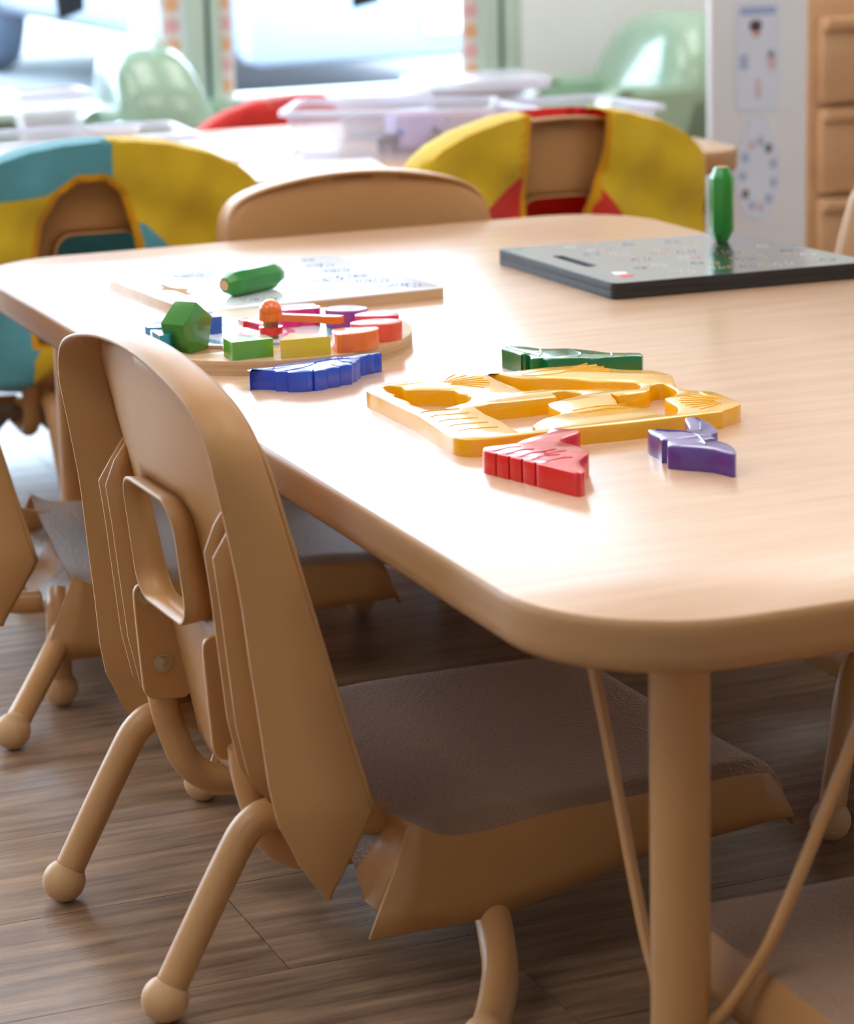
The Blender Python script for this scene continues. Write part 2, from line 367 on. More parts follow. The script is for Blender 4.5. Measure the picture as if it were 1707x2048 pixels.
# ------------------------------------------------------------------ chair prototype (x forward, y left, z up)
SR = [(.53, .027), (.475, .033), (.44, .037), (.407, .043), (.35, .052), (.3, .056), (.25, .061), (.2, .065), (.17, .0705), (.16, .076), (.14, .084), (.125, .0935), (.104, .109)]
sR = lambda z: interp(SR, z)
sF = lambda z: .08+(.455-z)*.25 if z > .172 else .1508-(.172-z)*.64
HALF = [(.2146, .1085), (.2144, .125), (.213, .15), (.21, .172), (.205, .22), (.2, .29), (.196, .36), (.193, .41), (.1905, .438), (.186, .456), (.176, .471), (.158, .483), (.13, .492), (.095, .499), (.05, .505), (0, .507)]
def bow(z): return .03+max(0, .42-z)*.075 if z < .42 else .03-(z-.42)/.085*.016
def sheet_s(l, z): return sF(max(z, .172)) - (0 if z > .172 else (z-.172)*.25) - .003 - bow(z)*(1-min(1, abs(l)/.19)**2)
TOPL = [p for p in HALF if p[1] >= .17]
def back_shell(bm):
    right = [(-l, z) for l, z in TOPL]; left = [(l, z) for l, z in TOPL[:-1]][::-1]
    up_ = right+left                                    # from right bottom over the top to left bottom
    bot = [(.21-.42*i/14, .15+.022*abs(1-2*i/14)**2) for i in range(1, 14)]
    outer = [tuple(q) for q in spline(up_, 2)]+bot
    hole = [(l, z) for l, z in rrect(-.06, .06, .288, .388, .024, 5)]
    region(bm, outer, [hole], .02, lambda l, z: (sheet_s(l, z), l, z))
    fl = [(-l, z) for l, z in HALF]+[(l, z) for l, z in HALF[:-1]][::-1]
    fl = spline(fl, 3)
    A, B, C = [], [], []
    for q in fl:
        l, z = q.x, q.y; f, r = sF(z), sR(z)
        f = max(f, r+.006)
        A.append(bm.verts.new((f-.003, l*.985, z-.0012 if z > .3 else z))); B.append(bm.verts.new((f-.008 if f-.008 > r else (f+r)/2, l, z))); C.append(bm.verts.new((r, l*1.004, z+.0006)))
    for P, Q in ((A, B), (B, C)):
        for i in range(len(P)-1): bm.faces.new((P[i], P[i+1], Q[i+1], Q[i]))
def strip(bm, A, B, closed=False):
    n = len(A); a = [bm.verts.new(v) for v in A]; b = [bm.verts.new(v) for v in B]
    for i in range(n if closed else n-1): j = (i+1) % n; bm.faces.new((a[i], a[j], b[j], b[i]))
def build_leg(name, pts, parent, footmat=BALL):
    bm = bmesh.new(); P = spline(pts, 6); tube(bm, P, .0145 if P[0].z < .101 and P[0].x > .25 else .0128, 16); lg = link(name, bm, TUBE, parent)
    e = Vector(pts[-1]); d = (Vector(P[-4])-e).normalized()
    bm = bmesh.new(); R = .0186; prof = [(0, -R)]+[(R*math.cos(math.radians(a)), R*math.sin(math.radians(a))) for a in range(-75, 46, 10)]+[(.0134, R*.76), (.0127, R*.74)]
    lathe(bm, prof, 24); bmesh.ops.transform(bm, matrix=d.to_track_quat('Z', 'Y').to_matrix().to_4x4(), verts=bm.verts); bmesh.ops.translate(bm, vec=e, verts=bm.verts)
    link('foot', bm, footmat, lg); return lg
REARLEG = [(.21, .118, .098), (.15, .126, .104), (.105, .132, .118), (.07, .134, .132), (.045, .134, .098), (0, .134, .0186)]
REARLEG = [(.23, .12, .12), (.16, .128, .136), (.115, .133, .15), (.088, .134, .153), (.071, .134, .143), (.055, .134, .118), (.028, .134, .07), (0, .134, .0186)]
FRONTLEG = [(.272, .1, .1), (.268, .14, .085), (.258, .178, .06), (.25, .205, .045), (.236, .24, .034), (.212, .28, .025), (.19, .31, .0186)]
def build_chair():
    c = empty('toddler_chair')
    bm = bmesh.new(); back_shell(bm); back = link('backrest', bm, TAN, c, 40, solid=.0032, off=0)
    bm = bmesh.new(); lp = rrect(-.06, .06, .288, .388, .024, 6)
    strip(bm, [(sheet_s(l, z), l, z) for l, z in lp], [(sR(z)-.001, l*1.03, .338+(z-.338)*1.03) for l, z in lp], True)
    link('handle_rim', bm, TAN, back, 50, solid=.003, off=0)
    for l in (.141, .122, -.122, -.141):
        bm = bmesh.new(); zs = [.4, .385, .365, .33, .28, .23, .19, .165]
        strip(bm, [(sheet_s(l, z)+.002, l, z) for z in zs], [(max(sR(z)+.002, sheet_s(l, z)-(.4-z)*.9-.002) if z > .33 else sR(z)+.002+max(0, .2-z)*.4, l, z) for z in zs])
        link('rib', bm, TAN, back, 30, solid=.0028, off=0)
    for sgn in (1, -1):
        bm = bmesh.new(); prof = rquad([(.0585, .288), (.061, .24), (.0645, .186), (.104, .182), (.108, .2), (.092, .288)], .012, 4)
        rings = [[bm.verts.new((q_, sgn*l, z)) for q_, z in inset(ccw(prof), i_)] for l, i_ in ((.083, .0008), (.0838, 0), (.0872, 0), (.088, .0008))]
        for A, B in zip(rings, rings[1:]):
            for j in range(len(A)): bm.faces.new((A[j], A[(j+1) % len(A)], B[(j+1) % len(A)], B[j]))
        bm.faces.new(rings[0]); bm.faces.new(rings[-1]); so = link('tube_bracket', bm, TAN, back, 40)
        for q_, z in ((.0705, .277), (.0815, .217)):
            bm = bmesh.new(); lathe(bm, [(0, 0), (.0085, 0), (.0085, .0012), (.0052, .0014), (.005, .003), (.0024, .0034), (.0022, .0018), (0, .0018)], 18)
            bmesh.ops.rotate(bm, cent=(0, 0, 0), matrix=Matrix.Rotation(sgn*PI/2, 3, 'X'), verts=bm.verts); bmesh.ops.translate(bm, vec=(q_, sgn*.083, z), verts=bm.verts); link('screw', bm, STEEL, so)
        bm = bmesh.new(); tube(bm, spline([(.084, sgn*.101, .2), (.0865, sgn*.101, .175), (.093, sgn*.101, .148), (.103, sgn*.098, .122), (.122, sgn*.098, .104), (.15, sgn*.098, .0985), (.22, sgn*.098, .1), (.33, sgn*.098, .104)], 6), .0128, 16)
        link('back_tube', bm, TUBE, c)
    # seat: moulded top with rounded edges and side skirts
    bm = bmesh.new(); NS, NL = 26, 22
    def hw(s): return .189-.012*((s-.19)/.35)**2
    def zt(s, t):
        a = abs(t); z = .139-.004*(s-.19)/.33
        z += .004*a**3 - .006*math.exp(-((s-.24)/.05)**2)*a**6 + .008*math.exp(-((s-.185)/.016)**2)*a**8
        z -= max(0, (s-.46)/.06)**2*.004
        return z - .007*max(0, (a-.92)/.08)**2*(1-math.exp(-((s-.185)/.02)**2)*.8)
    rows = []
    for i in range(NS+1):
        s = .186+(.516-.186)*i/NS; rows.append([bm.verts.new((s, hw(s)*(-1+2*j/NL), zt(s, -1+2*j/NL))) for j in range(NL+1)])
    for A, B in zip(rows, rows[1:]):
        for j in range(NL): bm.faces.new((A[j], A[j+1], B[j+1], B[j]))
    def zbot(s): return interp([(.148, .068), (.19, .059), (.26, .0585), (.32, .068), (.39, .083), (.55, .09)], s)
    for sgn, j in ((-1, 0), (1, NL)):
        topv = [r[j] for r in rows]; lows = []
        for frac in (.08, .4, .75, 1):
            lows.append([bm.verts.new(((v.co.x-(.038 if i == 0 else (.02*max(0, 1-i/4)))*frac)+(.02*frac if i == NS else 0), v.co.y+sgn*.0045*min(1, frac*2.5), v.co.z+(zbot(v.co.x)-v.co.z)*frac)) for i, v in enumerate(topv)])
        seq = [topv]+lows
        for A, B in zip(seq, seq[1:]):
            for i in range(NS): bm.faces.new((A[i], A[i+1], B[i+1], B[i]))
    fr = [rows[-1]]
    for ds, dz in ((.004, -.003), (.0065, -.008), (.012, -.022), (.022, -.047)):
        fr.append([bm.verts.new((v.co.x+ds, v.co.y*1.01, v.co.z+dz)) for v in rows[-1]])
    for A, B in zip(fr, fr[1:]):
        for j in range(NL): bm.faces.new((A[j], A[j+1], B[j+1], B[j]))
    rear = [rows[0], [bm.verts.new((v.co.x+.004, v.co.y, v.co.z-.012)) for v in rows[0]], [bm.verts.new((v.co.x-.026, v.co.y, .112 if .38 < abs(v.co.y)/.189 < .68 else (.095 if .3 < abs(v.co.y)/.189 < .76 else .076))) for v in rows[0]]]
    for A, B in zip(rear, rear[1:]):
        for j in range(NL): bm.faces.new((A[j], A[j+1], B[j+1], B[j]))
    bmesh.ops.remove_doubles(bm, verts=bm.verts, dist=.0004)
    bmesh.ops.recalc_face_normals(bm, faces=bm.faces)
    for f in bm.faces: f.material_index = 0 if abs(f.normal.z) > .55 else 1  # upward faces take the sheen-greyed colour, sides the plain tan
    link('seat', bm, [SEAT_SHEEN, SKIRT], c, 40, solid=.004)
    for sgn in (-1, 1):
        build_leg('leg', [(s, sgn*l, z) for s, l, z in REARLEG], c)
        build_leg('leg', [(s, sgn*l, z) for s, l, z in FRONTLEG], c)
    return c
proto = build_chair()
def chair(x, y, rz, label, sc=1.0, legs=None, first=False, group='tan toddler chairs'):
    c = proto if first else copy_tree(proto)
    c.location = (x, y, 0); c.rotation_euler = (0, 0, rz); c.scale = (sc, sc, sc); tag(c, label, 'chair', group)
    if legs:
        ls = [o for o in c.children if o.name.split('.')[0] == 'leg']
        for idx, pts in legs.items():
            for ch in list(ls[idx].children): bpy.data.objects.remove(ch, do_unlink=True)
            bpy.data.objects.remove(ls[idx], do_unlink=True)
            build_leg('leg', pts, c)
    return c
chair(.5137, 1.977, .0344, 'tan toddler chair with handle hole, large at the table front left corner', first=True)
chair(.495, 2.8128, -.1276, 'tan toddler chair partly cut off at the left picture edge', legs={0: [(.19, -.14, .098), (.176, -.165, .086), (.16, -.194, .068), (.105, -.283, .0186)], 1: [(.176, -.13, .112), (.172, -.156, .1), (.17, -.16, .06), (.17, -.16, .0186)]})
chair(1.195, 3.222, math.radians(-92), 'tan toddler chair facing us at the far end of the activity table', sc=.93, legs={1: [(.4, -.1, .1), (.42, -.12, .085), (.45, -.14, .0186)], 3: [(.4, .1, .1), (.42, .12, .085), (.45, .14, .0186)]})
c4 = chair(.935, 3.43, math.radians(88), 'tan toddler chair under the teal and yellow vest', sc=.96, legs={2: [(.23, .1, .12), (.16, .09, .136), (.1, .08, .15), (.07, .075, .14), (.03, .072, .07), (0, .07, .0186)]})
c5 = chair(1.625, 3.43, math.radians(90), 'tan toddler chair under the yellow and red vest by the table corner', sc=.96)
chair(1.82, 2.08, PI, 'tan toddler chair at the right side of the table, only one leg showing', legs={3: [(.5, .05, .115), (.55, .062, .135), (.59, .082, .145), (.612, .1, .125), (.628, .114, .08), (.649, .132, .0186)]})
chair(1.775, 2.6, PI, 'tan toddler chair whose back edge shows right of the black board')
chair(1.03, 1.075, math.radians(92), 'tan toddler chair seat at the bottom right below the table corner')
c9 = chair(1.60, 4.56, math.radians(-92), 'tan toddler chair behind the back table under the red vest', sc=.84)

# ------------------------------------------------------------------ vests on chair backs
def cloth(name, rgb):
    m = mat(name, rgb, .8, .2, vary=.16, vscale=14, bump=.3, bscale=160, sheen=.3); N = m.node_tree.nodes; L = m.node_tree.links
    t = N.new('ShaderNodeBsdfTranslucent'); t.inputs[0].default_value = lin(rgb); mx = N.new('ShaderNodeMixShader'); mx.inputs[0].default_value = .25
    L.new(N['Principled BSDF'].outputs[0], mx.inputs[1]); L.new(t.outputs[0], mx.inputs[2]); L.new(mx.outputs[0], N['Material Output'].inputs[0]); return m
YEL = cloth('yellow_cloth', (250, 212, 52)); TEAL = cloth('teal_cloth', (112, 188, 200)); REDC = cloth('red_cloth', (240, 66, 56)); TRIM = cloth('amber_trim', (246, 178, 24))
TOPZ = [(-.235, .435), (-.222, .455), (-.2, .474), (-.16, .494), (-.1, .511), (-.05, .518), (0, .52), (.05, .518), (.1, .511), (.16, .494), (.2, .474), (.222, .455), (.235, .435)]
def dense(q, d): 
    out = []
    for a, b in zip(q, q[1:]):
        k_ = max(1, int((Vector(b)-Vector(a)).length/d)); out += [tuple(Vector(a).lerp(Vector(b), i/k_)) for i in range(k_)]
    return out+[tuple(q[-1])]
def vest(ch, label, mats, back_pick, front_pick, holes, notch, cuts, zb, flare):
    """a cloth folded over the chair back: rear panel with the neck hole, fold over the top, front panel"""
    bm = bmesh.new(); e = .012; nm = len(mats)-1
    rip = lambda l, z: (.006*math.sin(l*60+z*25)+.005*math.sin(l*31-z*50))*min(1, max(0, (.5-z)/.08))
    wid = lambda l, z: l*(1+flare*max(0, (.45-z))/.35)
    mapR = lambda l, z: (sR(z)-e-.004+rip(l, z)-.05*max(0, .3-z), wid(l, z), z)
    mapF = lambda l, z: (sF(max(z, .172))+e+.004+rip(l, z)*.8, wid(l, z), z)
    hem = [(l, zb+.012*math.sin(l*42)+.01*math.sin(l*19+1)) for l in [-.235+.47*i/30 for i in range(31)]]
    top = dense([q for q in TOPZ], .012)[::-1]
    trim = .011
    def nearhole(l, z): return any(min((Vector(q)-Vector((l, z))).length for q in dense(list(h)+[h[0]], .006)) < trim for h in holes+([notch] if notch else []))
    outer = dense(hem+top+[hem[0]], .012)[:-1]
    if notch:                                   # cut the notch out of the top edge
        l0, l1 = notch[0][0], notch[-1][0]; seg = [q for q in top]
        outer = dense(hem+[q for q in top if q[0] > l1]+notch[::-1]+[q for q in top if q[0] < l0]+[hem[0]], .012)[:-1]
    rims = [inset(ccw(h), -trim) for h in holes]
    region(bm, outer, holes, .014, mapR, lambda l, z: nm if nearhole(l, z) else back_pick(l, z), [dense(c, .012) for c in cuts]+[dense(list(r)+[r[0]], .01) for r in rims])
    region(bm, dense(hem+top+[hem[0]], .012)[:-1], [], .02, mapF, front_pick)
    edge = dense([(-.235, zb+.02)]+TOPZ+[(.235, zb+.02)], .012)
    cols = []
    for l, z in edge:
        a_, b_ = Vector(mapR(l, z)), Vector(mapF(l, z)); n_ = Vector((0, l, (z-.3))).normalized()
        cols.append([bm.verts.new(a_), bm.verts.new(a_.lerp(b_, .3)+n_*.003), bm.verts.new(a_.lerp(b_, .7)+n_*.003), bm.verts.new(b_)])
    for i in range(len(cols)-1):
        l = (edge[i][0]+edge[i+1][0])/2; z = (edge[i][1]+edge[i+1][1])/2
        if notch and notch[0][0] < l < notch[-1][0]: continue
        for j in range(3): bm.faces.new((cols[i][j], cols[i+1][j], cols[i+1][j+1], cols[i][j+1])).material_index = back_pick(l, z-.01)
    bmesh.ops.delete(bm, geom=[v for v in bm.verts if not v.link_faces], context='VERTS')
    bmesh.ops.remove_doubles(bm, verts=bm.verts, dist=.0008)
    o = link('vest', bm, mats, None, 75, solid=.0025, off=0)
    o.matrix_world = Matrix.Translation(ch.location) @ ch.rotation_euler.to_matrix().to_4x4() @ Matrix.Diagonal((ch.scale.x, ch.scale.x, ch.scale.x, 1))
    return tag(o, label, 'vest', 'vests over chair backs')
arch = [(-.052, .255), (-.056, .3)]+[(.012-.074*math.cos(t), .39+.082*math.sin(t)) for t in [PI*i/14 for i in range(0, 15)]]+[(.09, .32), (.088, .255)]
arch = [(.088, .24), (.09, .3), (.088, .36), (.08, .41), (.06, .448), (.03, .466), (-.005, .466), (-.028, .447), (-.042, .4), (-.054, .33), (-.06, .24)]
vest(c4, 'teal and yellow vest draped on the chair at the far left', [TEAL, YEL, TRIM],
     lambda l, z: 0 if (l > -.017 and z > .45+(l-.087)*-.1) or (l < -.048 and z < .415-(-l-.048)*1.1) or (l > .09 and z < .3) else 1, lambda l, z: 0, [arch], None,
     [[(-.017, .53), (-.017, .47)], [(.08, .4507), (.235, .4352)], [(-.062, .4), (-.2, .248)], [(.092, .3), (.235, .3)]], .185, .16)
vest(c5, 'yellow and red vest draped on the chair before the right bins', [YEL, REDC, TRIM],
     lambda l, z: 1 if (l > 0 and z < .439-(l-.056)*.83) or (l < -.02 and z < .40+(l+.06)*1.25) else 0, lambda l, z: 1, [],
     [(-.066, .519), (-.064, .46), (-.058, .43), (-.032, .36), (-.03, .24), (.056, .24), (.058, .38), (.062, .45), (.06, .519)],
     [[(.06, .4357), (.235, .2904)], [(-.045, .41875), (-.2, .225)]], .2, .12)
vest(c9, 'red and yellow vest draped on the chair behind the back table', [REDC, YEL, TRIM],
     lambda l, z: 0, lambda l, z: 0 if z > .33 else 1, [], None, [], .2, .5)

# ------------------------------------------------------------------ toys on the table
def tpiece(name, loops, z0, z1, m, label, cat, group=None, holes=(), bev=.0018, sm=2):
    o = spline([(x, y, 0) for x, y in loops], sm, True); cx = sum(p.x for p in o)/len(o); cy = sum(p.y for p in o)/len(o)
    bm = bmesh.new(); prism(bm, [(p.x-cx, p.y-cy) for p in o], 0, z1-z0, [[(q.x-cx, q.y-cy) for q in spline([(x, y, 0) for x, y in h], sm, True)] for h in holes], bev)
    e = empty(name, (cx, cy, z0), 0, label, cat, group); b = link('body', bm, m, e, 38); return e, cx, cy
def ridges(parent, cx, cy, lines, z, r, m, name='relief_line'):
    bm = bmesh.new()
    for q in lines: tube(bm, spline([(x-cx, y-cy, z) for x, y in q], 4), r, 6)
    o = link(name, bm, m, parent, 60); o['kind'] = 'stuff'; return o
tray_out = [(0.805, 2.1224), (0.8102, 2.1321), (0.8166, 2.1366), (0.843, 2.1389), (0.8829, 2.1374), (0.9243, 2.1335), (0.9529, 2.1332), (0.9776, 2.1351), (0.9946, 2.1321), (1.0252, 2.1267), (1.0298, 2.1059), (1.0415, 2.0898), (1.0594, 2.0767), (1.0646, 2.063), (1.0655, 2.0481), (1.0586, 2.0303), (1.0458, 2.0012), (1.0481, 1.9851), (1.0602, 1.9743), (1.065, 1.9612), (1.0641, 1.9272), (1.0581, 1.9109), (1.0355, 1.8984), (1.0315, 1.8941), (1.0052, 1.8933), (0.9766, 1.8928), (0.9384, 1.8926), (0.903, 1.8951), (0.8525, 1.8945), (0.8156, 1.8944), (0.804, 1.9006), (0.7994, 1.9088), (0.7985, 1.9261), (0.7993, 1.9527), (0.8036, 2.0036), (0.8028, 2.0624), (0.8028, 2.0954), (0.8019, 2.1128)]
h1 = [(0.8223, 2.1243), (0.8273, 2.1273), (0.8363, 2.1194), (0.8343, 2.1033), (0.8496, 2.0949), (0.8702, 2.0807), (0.8689, 2.0674), (0.8732, 2.0594), (0.8719, 2.0463), (0.8599, 2.031), (0.8519, 2.0274), (0.835, 2.0179), (0.8304, 2.012), (0.8201, 2.0207), (0.8202, 2.0286), (0.8159, 2.0444), (0.8195, 2.0586), (0.817, 2.0765), (0.8162, 2.0853), (0.8198, 2.0916), (0.8181, 2.1038)]
h2 = [(0.9236, 2.1267), (0.9331, 2.1274), (0.9404, 2.1054), (0.9537, 2.0921), (0.9575, 2.0914), (0.9758, 2.0794), (0.9877, 2.0666), (0.9955, 2.0531), (1.0216, 2.0356), (1.0215, 2.0236), (1.0147, 2.0125), (1.0007, 2.013), (0.9856, 2.0255), (0.9659, 2.0335), (0.9379, 2.049), (0.9227, 2.0489), (0.9235, 2.0655), (0.9223, 2.0804)]
h3 = [(0.8594, 2.0098), (0.8949, 2.0118), (0.9326, 2.0129), (0.9391, 2.0189), (0.9417, 2.0321), (0.9532, 2.0316), (0.961, 2.0185), (0.9586, 2.0111), (0.9372, 2.0027), (0.9188, 1.9929), (0.9152, 1.9753), (0.9145, 1.9591), (0.9095, 1.951), (0.8936, 1.9434), (0.8834, 1.9346), (0.8718, 1.9208), (0.8685, 1.9068), (0.8527, 1.9041), (0.8571, 1.9463)]
h4 = [(0.9841, 2.0057), (0.9861, 1.9931), (1.0053, 1.994), (1.0195, 2.0009), (1.0282, 2.0169), (1.0379, 2.0206), (1.0429, 2.0117), (1.0362, 1.9829), (1.0264, 1.9708), (1.0153, 1.9654), (1.0123, 1.9528), (1.0084, 1.9298), (0.9973, 1.9084), (0.988, 1.9016), (0.9817, 1.9115), (0.9858, 1.9283), (0.9777, 1.9439), (0.9694, 1.9595), (0.9764, 1.9783)]
blue = [(0.7343, 2.2313), (0.7379, 2.2362), (0.7548, 2.2245), (0.7542, 2.218), (0.7633, 2.2129), (0.7633, 2.2083), (0.7733, 2.2037), (0.7836, 2.203), (0.7856, 2.205), (0.786, 2.2016), (0.7981, 2.2049), (0.8006, 2.2081), (0.8118, 2.2087), (0.815, 2.2139), (0.8257, 2.214), (0.8292, 2.2209), (0.835, 2.2251), (0.8384, 2.2322), (0.8424, 2.2361), (0.8469, 2.2456), (0.8526, 2.2472), (0.8545, 2.25), (0.8597, 2.2499), (0.8614, 2.2519), (0.869, 2.2535), (0.8699, 2.2569), (0.8487, 2.2562), (0.8314, 2.2583), (0.8064, 2.257), (0.785, 2.251), (0.7675, 2.2485), (0.7597, 2.2408), (0.7417, 2.2444)]
red = [(0.7961, 1.8481), (0.8003, 1.8539), (0.8141, 1.8543), (0.824, 1.8532), (0.8329, 1.8599), (0.8434, 1.867), (0.8552, 1.8724), (0.864, 1.877), (0.8709, 1.8875), (0.8764, 1.8892), (0.8904, 1.8759), (0.8907, 1.8704), (0.8858, 1.8636), (0.8747, 1.8572), (0.8629, 1.8483), (0.8615, 1.839), (0.8656, 1.8241), (0.8658, 1.8136), (0.8643, 1.7997), (0.8583, 1.7913), (0.8482, 1.7809), (0.841, 1.7705), (0.839, 1.7631), (0.8372, 1.7502), (0.831, 1.7411), (0.8254, 1.7413), (0.8206, 1.7563), (0.8156, 1.7728), (0.8127, 1.7828), (0.8135, 1.7875), (0.8117, 1.7862), (0.8084, 1.7993), (0.8092, 1.8032), (0.8074, 1.8013), (0.8038, 1.8132), (0.8044, 1.817), (0.8028, 1.8152), (0.799, 1.8275), (0.7994, 1.8307), (0.7979, 1.8295), (0.7948, 1.8429)]
purple = [(0.9409, 1.8492), (0.9525, 1.8398), (0.9614, 1.8315), (0.9709, 1.838), (0.9812, 1.8645), (0.9893, 1.8759), (0.996, 1.8696), (0.9951, 1.8491), (0.9894, 1.8239), (0.9826, 1.8124), (0.9746, 1.8068), (0.9713, 1.7937), (0.9648, 1.7948), (0.9697, 1.7857), (0.9719, 1.7739), (0.9666, 1.7528), (0.9602, 1.7412), (0.9565, 1.7418), (0.9511, 1.7612), (0.9374, 1.7757), (0.9282, 1.7868), (0.9281, 1.7927), (0.935, 1.806), (0.9312, 1.808), (0.935, 1.8207), (0.9357, 1.8368)]
green = [(0.9775, 2.2208), (0.9768, 2.2166), (0.9791, 2.199), (0.9787, 2.1799), (0.9822, 2.1837), (0.9864, 2.1787), (0.9799, 2.1614), (0.98, 2.1569), (0.9897, 2.1578), (0.9912, 2.1487), (1.0111, 2.1436), (1.0267, 2.1349), (1.0286, 2.1311), (1.0399, 2.1314), (1.0438, 2.1292), (1.059, 2.1273), (1.0732, 2.122), (1.0788, 2.1342), (1.0723, 2.1413), (1.0546, 2.1512), (1.0467, 2.1659), (1.0394, 2.1768), (1.0281, 2.1901), (1.0075, 2.1997), (0.9992, 2.2172), (0.983, 2.2263)]
YT = gloss('yellow_gloss_plastic', (250, 182, 10)); tray, tx, ty = tpiece('puzzle_tray', tray_out, T, T+.0145, YT, 'glossy yellow plastic puzzle tray with cut-out shapes', 'puzzle', holes=(h1, h2, h3, h4))
fan = lambda x, y, a0, a1, r0, r1, n: [[(x+r0*math.cos(a), y+r0*math.sin(a)), (x+(r0+r1)/2*math.cos(a+.06), y+(r0+r1)/2*math.sin(a+.06)), (x+r1*math.cos(a), y+r1*math.sin(a))] for a in [a0+(a1-a0)*i/(n-1) for i in range(n)]]
lines = fan(.872, 2.112, -.9, .9, .008, .042, 8)+fan(1.058, 1.93, 1.7, 3.6, .012, .042, 9)+fan(.99, 2.11, -.5, .6, .0, .04, 5)+[[(.95, 2.115), (.975, 2.122), (1.0, 2.115), (.98, 2.104), (.955, 2.106), (.95, 2.115)]]
lines += [[(.81, 1.93+.02*i), (.82, 1.934+.02*i), (.845, 1.93+.02*i)] for i in range(5)]+[[(.925, 1.945+.012*i), (.95, 1.95+.012*i), (.975, 1.944+.014*i)] for i in range(2)]
ridges(tray, tx, ty, lines, .0143, .0008, YT)
zp = T+.0185
BLU = gloss('blue_gloss_plastic', (40, 80, 206)); RED = gloss('red_gloss_plastic', (222, 24, 30)); PUR = gloss('purple_gloss_plastic', (92, 58, 142)); GRN = gloss('green_gloss_plastic', (12, 112, 52))
e, cx, cy = tpiece('puzzle_piece', blue, T, zp, BLU, 'blue plastic puzzle piece with scalloped edge before the round clock board', 'puzzle piece', 'plastic puzzle pieces')
ridges(e, cx, cy, [[(.755, 2.228), (.76, 2.238)], [(.763, 2.216), (.785, 2.224), (.8, 2.236)], [(.786, 2.206), (.79, 2.22)], [(.812, 2.212), (.81, 2.225)], [(.829, 2.222), (.822, 2.236), (.83, 2.25)], [(.8, 2.24), (.815, 2.246), (.835, 2.244)]], .0184, .0008, BLU)
e, cx, cy = tpiece('puzzle_piece', red, T, zp, RED, 'red plastic puzzle piece with notches leaning close to the yellow tray', 'puzzle piece', 'plastic puzzle pieces')
ridges(e, cx, cy, [[(.8+.005*i, 1.836-.013*i), (.815+.005*i, 1.842-.013*i), (.825+.005*i, 1.84-.013*i)] for i in range(5)]+[[(.825, 1.815), (.845, 1.82)], [(.83, 1.808), (.85, 1.812)]], .0184, .0008, RED)
e, cx, cy = tpiece('puzzle_piece', purple, T, zp, PUR, 'purple plastic puzzle piece right of the red one', 'puzzle piece', 'plastic puzzle pieces')
ridges(e, cx, cy, [[(.945, 1.845), (.965, 1.82), (.955, 1.78)], [(.975, 1.825), (.988, 1.85)]], .0184, .0008, PUR)
e, cx, cy = tpiece('puzzle_piece', green, T, zp, GRN, 'green plastic puzzle piece behind the yellow tray', 'puzzle piece', 'plastic puzzle pieces')
ridges(e, cx, cy, [[(.981, 2.22), (.985, 2.195), (.99, 2.17)], [(.99, 2.165), (1.0, 2.18), (1.005, 2.195)], [(1.02, 2.145), (1.03, 2.16), (1.028, 2.18)], [(1.05, 2.135), (1.055, 2.148)], [(1.06, 2.131), (1.066, 2.14)]], .0184, .0008, GRN)

# round wooden clock puzzle
CX, CY, CR = .816, 2.428, .1445
ck = empty('clock_puzzle', (CX, CY, T), 0, 'round wooden clock puzzle board with coloured shape blocks', 'puzzle')
circ = lambda r, n=64: [(r*math.cos(2*PI*i/n), r*math.sin(2*PI*i/n)) for i in range(n)]
pent_hole = [(.7339-CX+.026*math.cos(math.radians(20+72*i)), 2.3745-CY+.026*math.sin(math.radians(20+72*i))) for i in range(5)]
bm = bmesh.new(); prism(bm, circ(CR, 96), 0, .0105, bev=0); link('board_base', bm, PLY, ck)
bm = bmesh.new(); prism(bm, circ(CR, 96), .0105, .014, [pent_hole], bev=.0006); link('board_top', bm, [BEECH], ck)
bm = bmesh.new(); prism(bm, inset(ccw(pent_hole), .0008), .0105, .0108, bev=0); link('recess', bm, WOODIN, ck)
WHT = mat('print_white', (238, 240, 242), .3, .5, coat=.3); TEA = mat('print_teal', (60, 150, 170), .35, .5, coat=.3); PNK = mat('print_pink', (222, 120, 150), .35, .5)
def ring(bm, r0, r1, z0, z1, n=64): prism(bm, circ(r1, n), z0, z1, [circ(r0, n)], bev=0)
bm = bmesh.new(); ring(bm, .058, .068, .014, .0143); link('dial_ring', bm, TEA, ck)
bm = bmesh.new(); prism(bm, circ(.0578), .014, .0142, bev=0); link('dial_face', bm, WHT, ck)
bm = bmesh.new(); ring(bm, .022, .03, .0142, .0144, 32); link('dial_motif', bm, PNK, ck)
bm = bmesh.new()
for i in range(60): a = 2*PI*i/60; prism(bm, [(.063*math.cos(a)+.0011*math.cos(b), .063*math.sin(a)+.0011*math.sin(b)) for b in (0, PI/2, PI, 3*PI/2)], .0143, .01445, bev=0)
o = link('minute_dots', bm, WHT, ck); o['kind'] = 'stuff'
# the two hands and the knob on the centre pin
HX, HY = .8126-CX, 2.394-CY+.004
def hand(name, tip, w, z0, z1, m, head):
    t = Vector((tip[0]-CX-HX, tip[1]-CY-HY)); n = t.normalized(); p = Vector((-n.y, n.x)); L_ = t.length
    bm = bmesh.new(); prism(bm, [(HX+.0115*math.cos(q*PI/16), HY+.0115*math.sin(q*PI/16)) for q in range(32)], z0, z1, bev=.0004)
    pts = [n*.008+p*w, n*(L_-head)+p*w, n*(L_-head*.8)+p*w*1.7, n*L_+p*w*1.2, n*L_-p*w*1.2, n*(L_-head*.8)-p*w*1.7, n*(L_-head)-p*w, n*.008-p*w]
    prism(bm, [(HX+q.x, HY+q.y) for q in pts], z0+.0001, z1-.0001, bev=.0004); return link(name, bm, m, ck)
ORA = paint('orange_paint', (246, 116, 22)); RD2 = paint('red_paint', (228, 40, 44))
